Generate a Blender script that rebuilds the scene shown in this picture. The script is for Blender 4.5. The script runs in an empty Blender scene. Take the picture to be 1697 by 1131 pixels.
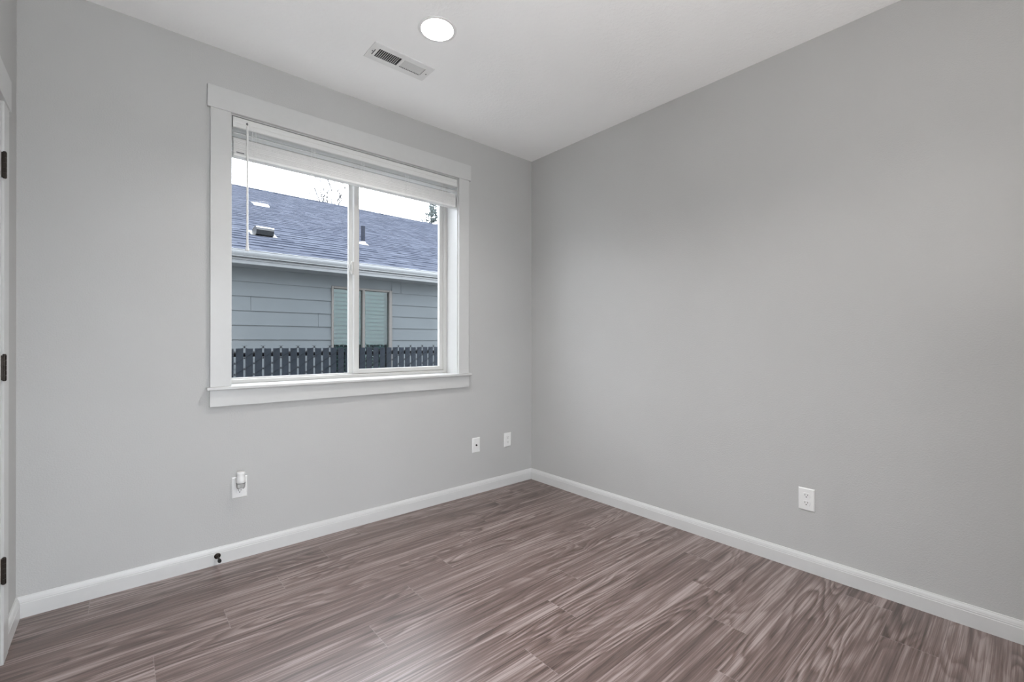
import bpy, bmesh, math, random
from mathutils import Vector, Matrix

# ------------------------------------------------------------------ camera, sky, exposure
S = bpy.context.scene
COL = S.collection
S.view_settings.view_transform = 'Standard'
S.view_settings.look = 'None'
S.view_settings.gamma = 1.0
S.view_settings.use_curve_mapping = False
S.view_settings.exposure = 0.16
S.cycles.max_bounces = 16
S.cycles.diffuse_bounces = 10
S.cycles.glossy_bounces = 6
S.cycles.transparent_max_bounces = 16
S.cycles.sample_clamp_indirect = 8.0
S.cycles.use_denoising = True

F_PX, YAW, CY, ROLL = 743.96, 0.7147, 566.47, 0.001658
cam = bpy.data.cameras.new('camera')
cam_ob = bpy.data.objects.new('camera', cam)
COL.objects.link(cam_ob)
cam.sensor_fit = 'HORIZONTAL'
cam.sensor_width = 36.0
cam.lens = 36.0 * F_PX / 1697.0
cam.shift_y = (CY - 565.5) / 1697.0
cam.clip_start = 0.02
cam.clip_end = 300.0
fw = Vector((math.sin(YAW), math.cos(YAW), 0))
r0 = Vector((math.cos(YAW), -math.sin(YAW), 0))
u0 = Vector((0, 0, 1))
rt = r0 * math.cos(ROLL) + u0 * math.sin(ROLL)
up = u0 * math.cos(ROLL) - r0 * math.sin(ROLL)
m = Matrix.Identity(4)
for i in range(3):
    m[i][0], m[i][1], m[i][2] = rt[i], up[i], -fw[i]
m[0][3], m[1][3], m[2][3] = -2.6723, -2.8246, 1.1831
cam_ob.matrix_world = m
S.camera = cam_ob

SKY_COLOR, SKY_STRENGTH = (0.875, 0.93, 1.0), 8.9
LAMP_COLOR, LAMP_STRENGTH = (1.0, 0.978, 0.953), 740.0
FILL_UPLIGHT_STRENGTH = 155.0  # ambient fill from the added uplighter out of view
UPX, UPY, UPZ = -1.90, -3.02, 0.95
w = bpy.data.worlds.new('overcast_sky')
S.world = w
w.use_nodes = True
bg = w.node_tree.nodes['Background']
bg.inputs[0].default_value = (*SKY_COLOR, 1)
bg.inputs[1].default_value = SKY_STRENGTH

# ------------------------------------------------------------------ node helpers
def lin(h):
    h = h.lstrip('#')
    o = []
    for k in (0, 2, 4):
        c = int(h[k:k + 2], 16) / 255
        o.append(c / 12.92 if c <= 0.04045 else ((c + 0.055) / 1.055) ** 2.4)
    return (*o, 1)

class NT:
    def __init__(s, name):
        s.mat = bpy.data.materials.new(name)
        s.mat.use_nodes = True
        s.t = s.mat.node_tree
        s.bsdf = s.t.nodes['Principled BSDF']
        s.out = s.t.nodes['Material Output']
    def n(s, kind, **kw):
        nd = s.t.nodes.new(kind)
        for k, v in kw.items():
            if k.startswith('i_'):
                nd.inputs[int(k[2:])].default_value = v
            else:
                setattr(nd, k, v)
        return nd
    def l(s, a, b):
        s.t.links.new(a, b)
    def math(s, op, a, b=None, c=None):
        nd = s.t.nodes.new('ShaderNodeMath')
        nd.operation = op
        for i, v in enumerate((a, b, c)):
            if v is None:
                continue
            if isinstance(v, (int, float)):
                nd.inputs[i].default_value = v
            else:
                s.l(v, nd.inputs[i])
        return nd.outputs[0]
    def comb(s, x, y, z=0.0):
        nd = s.t.nodes.new('ShaderNodeCombineXYZ')
        for i, v in enumerate((x, y, z)):
            if isinstance(v, (int, float)):
                nd.inputs[i].default_value = v
            else:
                s.l(v, nd.inputs[i])
        return nd.outputs[0]
    def ramp(s, fac, stops):
        nd = s.t.nodes.new('ShaderNodeValToRGB')
        el = nd.color_ramp.elements
        while len(el) < len(stops):
            el.new(0.5)
        for e, (p, c) in zip(el, stops):
            e.position, e.color = p, c
        s.l(fac, nd.inputs[0])
        return nd.outputs[0]
    def noise(s, vec, scale, detail=2.0, rough=0.5, dist=0.0):
        nd = s.n('ShaderNodeTexNoise')
        s.l(vec, nd.inputs['Vector'])
        nd.inputs['Scale'].default_value = scale
        nd.inputs['Detail'].default_value = detail
        nd.inputs['Roughness'].default_value = rough
        nd.inputs['Distortion'].default_value = dist
        return nd.outputs[0]
    def objco(s):
        return s.n('ShaderNodeTexCoord').outputs['Object']
    def bump(s, h, strength, dist):
        nd = s.n('ShaderNodeBump')
        nd.inputs['Strength'].default_value = strength
        nd.inputs['Distance'].default_value = dist
        s.l(h, nd.inputs['Height'])
        s.l(nd.outputs[0], s.bsdf.inputs['Normal'])

def plain(name, color, rough=0.5, metal=0.0, spec=0.5, var=0.02, scale=30.0):
    t = NT(name)
    c = color if len(color) == 4 else (*color, 1)
    f = t.noise(t.objco(), scale, 3)
    a = tuple(max(0, x * (1 - var)) for x in c[:3]) + (1,)
    b = tuple(min(1, x * (1 + var)) for x in c[:3]) + (1,)
    t.l(t.ramp(f, [(0.3, a), (0.7, b)]), t.bsdf.inputs['Base Color'])
    t.bsdf.inputs['Roughness'].default_value = rough
    t.bsdf.inputs['Metallic'].default_value = metal
    t.bsdf.inputs['Specular IOR Level'].default_value = spec
    return t.mat

def painted_wall(name, color, rough, scale, strength, dist):
    t = NT(name)
    co = t.objco()
    a = t.noise(co, scale, 3, 0.55)
    v = t.noise(co, 2.0, 2)
    c = tuple(color)
    t.l(t.ramp(v, [(0.3, tuple(x * 0.985 for x in c) + (1,)), (0.7, tuple(x * 1.015 for x in c) + (1,))]), t.bsdf.inputs['Base Color'])
    h = t.ramp(a, [(0.42, (0, 0, 0, 1)), (0.66, (1, 1, 1, 1))])
    t.bump(h, strength, dist)
    t.bsdf.inputs['Roughness'].default_value = rough
    t.bsdf.inputs['Specular IOR Level'].default_value = 0.3
    return t.mat

M = {}
M['wall'] = painted_wall('grey_wall_paint', (0.505, 0.503, 0.496), 0.6, 150, 0.22, 0.0016)
M['ceiling'] = painted_wall('ceiling_paint', (0.90, 0.90, 0.895), 0.75, 60, 0.30, 0.002)
M['trim'] = plain('white_trim_paint', (0.575, 0.575, 0.567), 0.32, var=0.01)
M['base'] = plain('white_baseboard_paint', (0.63, 0.63, 0.625), 0.32, var=0.01)
M['vinyl'] = plain('white_window_vinyl', (0.52, 0.515, 0.50), 0.35, var=0.01)
M['plastic'] = plain('white_plastic', (0.80, 0.80, 0.79), 0.3, var=0.01)
M['slat'] = plain('white_blind_slat', (0.80, 0.80, 0.79), 0.4, var=0.02)
M['valance'] = plain('white_blind_valance', (0.70, 0.70, 0.69), 0.4, var=0.01)
M['cord'] = plain('white_cord', (0.82, 0.82, 0.81), 0.7)
M['bronze'] = plain('dark_bronze_metal', (0.028, 0.022, 0.018), 0.38, 0.7, var=0.2)
M['rubber'] = plain('black_rubber', (0.008, 0.008, 0.008), 0.6)
M['slot'] = plain('dark_slot', (0.02, 0.02, 0.02), 0.7)
M['duct'] = plain('duct_metal', (0.16, 0.16, 0.165), 0.6, 0.3)
M['steel'] = plain('steel_screw', (0.5, 0.5, 0.5), 0.3, 0.9)
M['register'] = plain('white_register_enamel', (0.76, 0.76, 0.75), 0.4, var=0.01)
M['siding'] = plain('grey_blue_siding', (0.066, 0.074, 0.079), 0.7, 0.0, 0.08, var=0.03, scale=4)
M['house_trim'] = plain('light_grey_fascia', (0.10, 0.107, 0.112), 0.5)
M['gutter'] = plain('pale_grey_gutter', (0.125, 0.132, 0.138), 0.35)
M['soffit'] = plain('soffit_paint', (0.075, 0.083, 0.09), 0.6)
M['tan'] = plain('taupe_window_vinyl', (0.080, 0.077, 0.073), 0.6, 0.0, 0.1)
M['far_blind'] = plain('far_blind_slat', (0.075, 0.098, 0.094), 0.5)
M['dark_room'] = plain('dark_room_interior', (0.012, 0.016, 0.018), 0.8)
M['slat_fence'] = plain('dark_privacy_slat', (0.0155, 0.0195, 0.0255), 0.7, 0.0, 0.06, var=0.12, scale=8)
M['wire'] = plain('dark_coated_wire', (0.006, 0.007, 0.009), 0.8, 0.0, 0.05)
M['rail'] = plain('black_fence_rail', (0.002, 0.0022, 0.0035), 0.8, 0.0, 0.03)
M['lead'] = plain('bright_flashing_metal', (0.24, 0.25, 0.27), 0.4, 0.3)
M['vent_black'] = plain('black_roof_vent', (0.007, 0.0085, 0.010), 0.45)
M['pipe'] = plain('dark_vent_pipe', (0.012, 0.0145, 0.022), 0.7, 0.0, 0.1)
M['bark'] = plain('grey_brown_bark', (0.05, 0.049, 0.048), 0.9, var=0.2)
M['needle'] = plain('dusty_green_needles', (0.075, 0.092, 0.090), 0.8, var=0.3)
M['concrete'] = plain('pale_concrete', (0.66, 0.655, 0.64), 0.8, var=0.06, scale=6)
M['gravel'] = plain('side_yard_gravel', (0.55, 0.545, 0.53), 0.9, var=0.4, scale=60)

def glass_mat(name, tint, refl=1.0):
    t = NT(name)
    tr = t.n('ShaderNodeBsdfTransparent')
    tr.inputs[0].default_value = (*tint, 1)
    gl = t.n('ShaderNodeBsdfGlossy')
    gl.inputs['Roughness'].default_value = 0.02
    fr = t.n('ShaderNodeFresnel')
    fr.inputs[0].default_value = 1.45
    mx = t.n('ShaderNodeMixShader')
    t.l(t.math('MULTIPLY', fr.outputs[0], refl), mx.inputs[0])
    t.l(tr.outputs[0], mx.inputs[1])
    t.l(gl.outputs[0], mx.inputs[2])
    t.l(mx.outputs[0], t.out.inputs[0])
    return t.mat
M['glass'] = glass_mat('clear_window_glass', (0.985, 0.99, 0.99), 0.5)
M['far_glass'] = glass_mat('tinted_window_glass', (0.74, 0.86, 0.86), 0.6)
M['clear_plastic'] = glass_mat('clear_plastic', (0.95, 0.95, 0.95), 0.7)

def emit_mat(name, color, strength):
    t = NT(name)
    e = t.n('ShaderNodeEmission')
    e.inputs[0].default_value = (*color, 1)
    e.inputs[1].default_value = strength
    t.l(e.outputs[0], t.out.inputs[0])
    return t.mat
M['lamp'] = emit_mat('lit_lamp_lens', LAMP_COLOR, LAMP_STRENGTH)
M['fill_uplight'] = emit_mat('fill_uplight_bulb', LAMP_COLOR, FILL_UPLIGHT_STRENGTH)

# --- plank floor: boards run along the window wall (x), 175 mm wide, 1.22 m long, stepped end joints
def floor_mat():
    t = NT('grey_brown_plank_floor')
    W, L = 0.1755, 1.22
    sep = t.n('ShaderNodeSeparateXYZ')
    t.l(t.objco(), sep.inputs[0])
    X, Y = sep.outputs[0], sep.outputs[1]
    v = t.math('DIVIDE', t.math('SUBTRACT', t.math('MULTIPLY', Y, -1.0), 1.203), W)
    row = t.math('FLOOR', v)
    fv = t.math('FRACT', v)
    wn = t.n('ShaderNodeTexWhiteNoise', noise_dimensions='1D')
    t.l(row, wn.inputs['W'])
    jit = t.math('MULTIPLY', t.math('SUBTRACT', wn.outputs[0], 0.5), 0.05)
    off = t.math('ADD', t.math('MULTIPLY', row, 0.263), jit)
    u = t.math('DIVIDE', t.math('ADD', t.math('ADD', X, 0.956), off), L)
    idx = t.math('FLOOR', u)
    fu = t.math('FRACT', u)
    wp = t.n('ShaderNodeTexWhiteNoise', noise_dimensions='2D')
    t.l(t.comb(row, idx), wp.inputs['Vector'])
    rnd = wp.outputs[0]
    o1 = t.math('MULTIPLY', rnd, 37.0)
    gx, gy = t.math('ADD', X, o1), t.math('ADD', Y, t.math('MULTIPLY', rnd, 11.0))
    # broad flowing figure: growth rings cut by the saw = contour lines of a long stretched noise field
    p1 = t.comb(t.math('MULTIPLY', gx, 0.8), t.math('MULTIPLY', gy, 6.0), o1)
    f1 = t.noise(p1, 1.0, 2.0, 0.42, 0.15)
    p2 = t.comb(t.math('MULTIPLY', gx, 5.0), t.math('MULTIPLY', gy, 80.0), o1)
    f2 = t.noise(p2, 1.0, 3, 0.6)
    ph = t.math('ADD', t.math('MULTIPLY', f1, 19.0), t.math('MULTIPLY', f2, 0.4))
    saw = t.math('FRACT', ph)
    ring = t.math('MULTIPLY', saw, t.math('SUBTRACT', 1.0, t.math('POWER', saw, 6.0)))
    p5 = t.comb(t.math('MULTIPLY', gx, 0.7), t.math('MULTIPLY', gy, 5.0), t.math('ADD', o1, 5.0))
    amp = t.ramp(t.noise(p5, 1.0, 1), [(0.38, (0.15, 0.15, 0.15, 1)), (0.62, (1, 1, 1, 1))])
    p3 = t.comb(t.math('MULTIPLY', gx, 0.9), t.math('MULTIPLY', gy, 26.0), o1)
    f3 = t.noise(p3, 1.0, 4, 0.62, 0.15)
    p4 = t.comb(t.math('MULTIPLY', gx, 5.0), t.math('MULTIPLY', gy, 330.0), o1)
    f4 = t.noise(p4, 1.0, 3, 0.6)
    p6 = t.comb(t.math('MULTIPLY', gx, 1.8), t.math('MULTIPLY', gy, 120.0), t.math('ADD', o1, 9.0))
    f6 = t.noise(p6, 1.0, 3, 0.6)
    g = t.math('ADD', t.math('ADD', t.math('MULTIPLY', t.math('MULTIPLY', t.math('SUBTRACT', ring, 0.4), amp), 0.22), t.math('MULTIPLY', f3, 0.44)),
               t.math('ADD', t.math('MULTIPLY', f4, 0.22), t.math('ADD', t.math('MULTIPLY', f6, 0.34), t.math('MULTIPLY', t.math('SUBTRACT', rnd, 0.5), 0.05))))
    col = t.ramp(g, [(0.37, FLOOR_DARK), (0.50, FLOOR_MID), (0.63, FLOOR_LIGHT)])
    # seams between boards, and the slightly paler end joints
    e1 = t.math('MINIMUM', fv, t.math('SUBTRACT', 1.0, fv))
    long_seam = t.math('LESS_THAN', e1, 0.0045)
    e2 = t.math('MINIMUM', fu, t.math('SUBTRACT', 1.0, fu))
    end_seam = t.math('LESS_THAN', e2, 0.0008)
    mx = t.n('ShaderNodeMix', data_type='RGBA')
    t.l(t.math('MULTIPLY', long_seam, 0.45), mx.inputs[0])
    t.l(col, mx.inputs[6])
    mx.inputs[7].default_value = (0.05, 0.03, 0.025, 1)
    mx2 = t.n('ShaderNodeMix', data_type='RGBA')
    t.l(t.math('MULTIPLY', end_seam, 0.4), mx2.inputs[0])
    t.l(mx.outputs[2], mx2.inputs[6])
    mx2.inputs[7].default_value = (0.36, 0.32, 0.31, 1)
    t.l(mx2.outputs[2], t.bsdf.inputs['Base Color'])
    t.bsdf.inputs['Roughness'].default_value = FLOOR_ROUGH
    t.bsdf.inputs['IOR'].default_value = 1.75
    t.bsdf.inputs['Specular IOR Level'].default_value = FLOOR_SPEC
    h = t.math('ADD', t.math('MULTIPLY', f4, 0.5), t.math('MULTIPLY', f3, 0.5))
    t.bump(h, 0.12, 0.0012)
    return t.mat
FLOOR_DARK, FLOOR_MID, FLOOR_LIGHT = (0.055, 0.033, 0.027, 1), (0.148, 0.100, 0.088, 1), (0.335, 0.270, 0.257, 1)
FLOOR_ROUGH, FLOOR_SPEC = 0.34, 0.5
M['floor'] = floor_mat()

def shingle_mat():
    t = NT('slate_grey_shingles')
    sep = t.n('ShaderNodeSeparateXYZ')
    t.l(t.objco(), sep.inputs[0])
    X, Y = sep.outputs[0], sep.outputs[1]
    v = t.math('DIVIDE', Y, 0.1314)
    row = t.math('FLOOR', v)
    wn = t.n('ShaderNodeTexWhiteNoise', noise_dimensions='1D')
    t.l(row, wn.inputs['W'])
    u = t.math('DIVIDE', t.math('ADD', X, t.math('MULTIPLY', wn.outputs[0], 3.0)), 0.155)
    wp = t.n('ShaderNodeTexWhiteNoise', noise_dimensions='2D')
    t.l(t.comb(row, t.math('FLOOR', u)), wp.inputs['Vector'])
    u2 = t.math('DIVIDE', t.math('ADD', X, t.math('MULTIPLY', wn.outputs[0], 7.0)), 0.23)
    wq = t.n('ShaderNodeTexWhiteNoise', noise_dimensions='2D')
    t.l(t.comb(row, t.math('FLOOR', u2)), wq.inputs['Vector'])
    f = t.noise(t.objco(), 60.0, 3)
    f2 = t.noise(t.objco(), 1.6, 2)
    g = t.math('ADD', t.math('MULTIPLY', wp.outputs[0], 0.34), t.math('ADD', t.math('MULTIPLY', f2, 0.36), t.math('MULTIPLY', f, 0.3)))
    col = t.ramp(g, [(0.15, (0.034, 0.038, 0.050, 1)), (0.5, (0.049, 0.054, 0.070, 1)), (0.85, (0.070, 0.077, 0.096, 1))])
    # printed shadow dashes along the butt of each course
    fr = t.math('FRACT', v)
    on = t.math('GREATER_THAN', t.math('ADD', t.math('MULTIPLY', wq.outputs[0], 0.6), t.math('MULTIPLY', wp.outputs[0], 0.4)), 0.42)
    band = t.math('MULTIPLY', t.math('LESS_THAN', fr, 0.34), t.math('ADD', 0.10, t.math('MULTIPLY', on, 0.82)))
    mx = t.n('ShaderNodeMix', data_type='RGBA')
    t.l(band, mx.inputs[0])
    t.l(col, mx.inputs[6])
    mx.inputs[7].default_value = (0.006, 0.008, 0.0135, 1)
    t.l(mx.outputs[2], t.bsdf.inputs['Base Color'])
    t.bsdf.inputs['Roughness'].default_value = 0.95
    t.bsdf.inputs['Specular IOR Level'].default_value = 0.0
    return t.mat
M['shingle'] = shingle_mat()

# ------------------------------------------------------------------ mesh helpers
class MB:
    """collects shapes into one mesh"""
    def __init__(s):
        s.bm = bmesh.new()
    def box(s, x0, x1, y0, y1, z0, z1, bevel=0.0, seg=2, rot=None, at=None):
        b = bmesh.new()
        bmesh.ops.create_cube(b, size=1.0)
        for v in b.verts:
            v.co = Vector(((x0 + x1) / 2 + v.co.x * (x1 - x0), (y0 + y1) / 2 + v.co.y * (y1 - y0), (z0 + z1) / 2 + v.co.z * (z1 - z0)))
        if bevel > 0:
            bmesh.ops.bevel(b, geom=b.edges[:], offset=bevel, segments=seg, profile=0.5, affect='EDGES', clamp_overlap=True)
        s._join(b, rot, at)
        return s
    def _join(s, b, rot=None, at=None):
        if rot is not None:
            b.transform(rot)
        if at is not None:
            b.transform(Matrix.Translation(at))
        me = bpy.data.meshes.new('tmp')
        b.to_mesh(me)
        b.free()
        s.bm.from_mesh(me)
        bpy.data.meshes.remove(me)
    def lathe(s, prof, seg=32, axis='Z', at=(0, 0, 0), cap=True):
        """prof: (radius, height) list turned about an axis through 'at'"""
        b = bmesh.new()
        rings = []
        for r, h in prof:
            ring = []
            for k in range(seg):
                a = 2 * math.pi * k / seg
                c, d = r * math.cos(a), r * math.sin(a)
                p = {'Z': (c, d, h), 'Y': (c, h, -d), 'X': (h, c, d)}[axis]
                ring.append(b.verts.new(p))
            rings.append(ring)
        for i in range(len(rings) - 1):
            for k in range(seg):
                b.faces.new((rings[i][k], rings[i][(k + 1) % seg], rings[i + 1][(k + 1) % seg], rings[i + 1][k]))
        if cap:
            b.faces.new(rings[0][::-1])
            b.faces.new(rings[-1])
        bmesh.ops.recalc_face_normals(b, faces=b.faces[:])
        s._join(b, None, Vector(at))
        return s
    def tube(s, pts, radii, seg=8):
        b = bmesh.new()
        rings = []
        n = len(pts)
        pts = [Vector(p) for p in pts]
        if isinstance(radii, (int, float)):
            radii = [radii] * n
        for i, p in enumerate(pts):
            d = (pts[min(i + 1, n - 1)] - pts[max(i - 1, 0)]).normalized()
            ref = Vector((0, 0, 1)) if abs(d.z) < 0.9 else Vector((1, 0, 0))
            a = d.cross(ref).normalized()
            c = d.cross(a)
            rings.append([b.verts.new(p + (a * math.cos(2 * math.pi * k / seg) + c * math.sin(2 * math.pi * k / seg)) * radii[i]) for k in range(seg)])
        for i in range(n - 1):
            for k in range(seg):
                b.faces.new((rings[i][k], rings[i][(k + 1) % seg], rings[i + 1][(k + 1) % seg], rings[i + 1][k]))
        b.faces.new(rings[0][::-1])
        b.faces.new(rings[-1])
        bmesh.ops.recalc_face_normals(b, faces=b.faces[:])
        s._join(b)
        return s
    def extrude(s, prof, fn0, fn1):
        """sweep a closed 2D profile between two ends; fn(p) -> 3D point"""
        b = bmesh.new()
        a = [b.verts.new(fn0(p)) for p in prof]
        c = [b.verts.new(fn1(p)) for p in prof]
        n = len(prof)
        for k in range(n):
            b.faces.new((a[k], a[(k + 1) % n], c[(k + 1) % n], c[k]))
        b.faces.new(a[::-1])
        b.faces.new(c)
        bmesh.ops.recalc_face_normals(b, faces=b.faces[:])
        s._join(b)
        return s
    def quad(s, *p):
        vs = [s.bm.verts.new(q) for q in p]
        s.bm.faces.new(vs)
        return s
    def build(s, name, mat, parent=None, smooth=False, origin=None):
        me = bpy.data.meshes.new(name)
        if origin is not None:
            s.bm.transform(Matrix.Translation(-Vector(origin)))
        s.bm.to_mesh(me)
        s.bm.free()
        me.materials.append(mat)
        if smooth:
            for p in me.polygons:
                p.use_smooth = True
            me.set_sharp_from_angle(angle=math.radians(40))
        o = bpy.data.objects.new(name, me)
        COL.objects.link(o)
        if parent is not None:
            o.parent = parent
        if origin is not None:
            o.location = origin
        return o

def empty(name, loc=(0, 0, 0), rz=0.0):
    o = bpy.data.objects.new(name, None)
    o.empty_display_size = 0.05
    COL.objects.link(o)
    o.location = loc
    o.rotation_euler = (0, 0, rz)
    return o
def tag(o, label, cat, group=None):
    o['label'] = label
    o['category'] = cat
    if group:
        o['group'] = group
    return o
def struct(o, label=None):
    o['kind'] = 'structure'
    if label:
        o['label'] = label
    return o
def copy_thing(root):
    c = root.copy()
    COL.objects.link(c)
    for ch in root.children:
        d = ch.copy()
        COL.objects.link(d)
        d.parent = c
        for g in ch.children:
            e = g.copy()
            COL.objects.link(e)
            e.parent = d
    return c

# ------------------------------------------------------------------ room shell
XL, YB, H = -3.014, -3.30, 2.74          # left wall, wall behind the camera, ceiling height
T = 0.22                                 # wall thickness
OX0, OX1, OZ0, OZ1 = -2.233, -0.763, 0.925, 2.412   # window opening in the wall
CAN1 = (-1.488, -0.888)
CAN2 = (-1.488, -2.40)  # unseen second downlight, added to light the rear of the room
CAN_HOLE = 0.0785
VENT = (-1.684, -1.327, -0.602, -0.452)

fl = MB().box(XL - T, T, YB - T, T, -0.12, 0.0)
struct(fl.build('floor', M['floor']), 'grey brown plank floor with wavy wood grain')

# ceiling slab with the holes for the recessed lamps and the air register left open
def ceiling():
    holes = []
    x0, x1, y0, y1 = VENT[0] + 0.022, VENT[1] - 0.022, VENT[2] + 0.022, VENT[3] - 0.022
    mb = MB()
    bm = mb.bm
    q = 0.11
    def ring_hole(c, z=H):
        # square patch of side 2q around a round hole
        n = 32
        inner, outer = [], []
        for k in range(n):
            a = 2 * math.pi * k / n
            ca, sa = math.cos(a), math.sin(a)
            inner.append(bm.verts.new((c[0] + CAN_HOLE * ca, c[1] + CAN_HOLE * sa, z)))
            f = q / max(abs(ca), abs(sa))
            outer.append(bm.verts.new((c[0] + f * ca, c[1] + f * sa, z)))
        for k in range(n):
            j = (k + 1) % n
            bm.faces.new((inner[k], inner[j], outer[j], outer[k]))
    ring_hole(CAN1)
    ring_hole(CAN2)
    # rectangular patches around the patches
    rects = [(CAN1[0] - q, CAN1[0] + q, CAN1[1] - q, CAN1[1] + q), (CAN2[0] - q, CAN2[0] + q, CAN2[1] - q, CAN2[1] + q), (x0, x1, y0, y1)]
    xs = sorted({XL - T, T, *[r[0] for r in rects], *[r[1] for r in rects]})
    ys = sorted({YB - T, T, *[r[2] for r in rects], *[r[3] for r in rects]})
    for i in range(len(xs) - 1):
        for j in range(len(ys) - 1):
            cx, cy = (xs[i] + xs[i + 1]) / 2, (ys[j] + ys[j + 1]) / 2
            if any(r[0] < cx < r[1] and r[2] < cy < r[3] for r in rects):
                continue
            bm.faces.new([bm.verts.new(p) for p in ((xs[i], ys[j], H), (xs[i], ys[j + 1], H), (xs[i + 1], ys[j + 1], H), (xs[i + 1], ys[j], H))])
    bmesh.ops.remove_doubles(bm, verts=bm.verts[:], dist=1e-5)
    mb.box(XL - T, T, YB - T, T, H + 0.24, H + 0.28)      # deck above
    return mb.build('ceiling', M['ceiling'])
struct(ceiling(), 'white lightly textured ceiling')

# window wall, pierced
wf = MB()
wf.box(XL - T, OX0, 0, T, 0, H + 0.24)
wf.box(OX1, T, 0, T, 0, H + 0.24)
wf.box(OX0, OX1, 0, T, 0, OZ0)
wf.box(OX0, OX1, 0, T, OZ1, H + 0.24)
struct(wf.build('wall_front', M['wall']), 'light grey window wall')
struct(MB().box(0, T, YB - T, 0, 0, H + 0.24).build('wall_right', M['wall']), 'light grey wall on the right')
struct(MB().box(XL - T, XL, YB - T, 0, 0, H + 0.24).build('wall_left', M['wall']), 'narrow strip of light grey wall on the left')
BW0, BW1, BWZ1 = -2.92, -1.72, 2.06           # unseen glazed door, added behind the camera to let in fill daylight
wb2 = MB()
wb2.box(XL, BW0, YB - T, YB, 0, H + 0.24)
wb2.box(BW1, 0, YB - T, YB, 0, H + 0.24)
wb2.box(BW0, BW1, YB - T, YB, BWZ1, H + 0.24)
struct(wb2.build('wall_back', M['wall']), 'light grey wall behind the camera')
w2 = struct(empty('fill_door', (0, 0, 0)), 'unseen glazed door added behind the camera to let in light')
f2_ = MB()
bm_ = (BW0 + BW1) / 2
for (a, b_, c, d) in ((BW0, BW0 + 0.05, 0, BWZ1), (BW1 - 0.05, BW1, 0, BWZ1), (bm_ - 0.03, bm_ + 0.03, 0.05, BWZ1 - 0.05), (BW0 + 0.05, BW1 - 0.05, 0, 0.05), (BW0 + 0.05, BW1 - 0.05, BWZ1 - 0.05, BWZ1)):
    f2_.box(a, b_, YB - 0.16, YB - 0.10, c, d, 0.003)
f2_.build('frame', M['vinyl'], w2)
MB().box(BW0 + 0.045, bm_ - 0.025, YB - 0.132, YB - 0.128, 0.045, BWZ1 - 0.045).build('glass_pane', M['glass'], w2)
MB().box(bm_ + 0.025, BW1 - 0.045, YB - 0.132, YB - 0.128, 0.045, BWZ1 - 0.045).build('glass_pane', M['glass'], w2)

# baseboards with a stepped, rounded top
PROF = [(0, 0), (0.014, 0), (0.014, 0.060), (0.0125, 0.0625), (0.0125, 0.068), (0.0115, 0.070), (0.0105, 0.0755), (0.0085, 0.0805), (0.006, 0.0845), (0.0045, 0.089), (0, 0.089)]
def base(name, f0, f1, label):
    return struct(MB().extrude(PROF, f0, f1).build(name, M['base']), label)
base('baseboard_front', lambda p: (XL + p[0], -p[0], p[1]), lambda p: (-p[0], -p[0], p[1]), 'white baseboard under the window')
base('baseboard_right', lambda p: (-p[0], -p[0], p[1]), lambda p: (-p[0], YB + p[0], p[1]), 'white baseboard along the right wall')
base('baseboard_left', lambda p: (XL + p[0], -p[0], p[1]), lambda p: (XL + p[0], -0.283, p[1]), 'short white baseboard beside the door')
base('baseboard_back', lambda p: (BW1, YB + p[0], p[1]), lambda p: (-p[0], YB + p[0], p[1]), 'white baseboard behind the camera')

# ------------------------------------------------------------------ window trim
tr = struct(empty('trim_1', (-1.5, 0, OZ0)), 'white flat window casing with header, stool and apron')
def tpart(mb, name):
    o = mb.build(name, M['trim'])
    o.parent = tr
    o.matrix_parent_inverse = Matrix.Translation((1.5, 0, -OZ0))
    return o
tpart(MB().box(-2.339, -0.658, -0.022, 0, 2.412, 2.529, 0.0015), 'header_board')
tpart(MB().box(-2.326, OX0, -0.018, 0, 0.941, 2.412, 0.0012), 'side_casing')
tpart(MB().box(OX1, -0.672, -0.018, 0, 0.941, 2.412, 0.0012), 'side_casing')
st = MB().box(-2.342, -0.656, -0.038, 0, 0.925, 0.941, 0.003)
st.box(OX0, OX1, -0.002, 0.140, 0.925, 0.941)
tpart(st, 'stool')
tpart(MB().box(-2.327, -0.671, -0.018, 0, 0.836, 0.925, 0.0012), 'apron')
jb = MB()                                # jamb liners, set back a few millimetres from the casing edge
jb.box(OX0, OX0 + 0.006, 0, 0.140, 0.941, OZ1)
jb.box(OX1 - 0.006, OX1, 0, 0.140, 0.941, OZ1)
jb.box(OX0 + 0.006, OX1 - 0.006, 0, 0.140, OZ1 - 0.006, OZ1)
tpart(jb, 'jamb_liner')

# ------------------------------------------------------------------ window: horizontal slider
win = struct(empty('window_1', (-1.5, 0.14, 0.941)), 'white vinyl sliding window')
def wpart(mb, name, mat, parent=None, smooth=False):
    o = mb.build(name, mat, smooth=smooth)
    o.parent = parent or win
    o.matrix_parent_inverse = Matrix.Translation((1.5, -0.14, -0.941)) if parent is None else Matrix.Identity(4)
    return o
WX0, WX1, WZ0, WZ1 = OX0 + 0.006, OX1 - 0.006, 0.941, OZ1 - 0.006
fr = MB()
FW = 0.030
FL = 0.020
fr.box(WX0, WX0 + FL, 0.1405, T, WZ0, WZ1, 0.002)
fr.box(WX1 - FW, WX1, 0.1405, T, WZ0, WZ1, 0.002)
fr.box(WX0 + FL, WX1 - FW, 0.1405, T, WZ0, WZ0 + 0.022, 0.002)
fr.box(WX0 + FL, WX1 - FW, 0.1405, T, WZ1 - FW, WZ1, 0.002)
fr.box(WX0 + FL, WX1 - FW, 0.181, 0.187, WZ0 + 0.022, WZ0 + 0.028)           # track rib
wpart(fr, 'frame', M['vinyl'])
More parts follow.
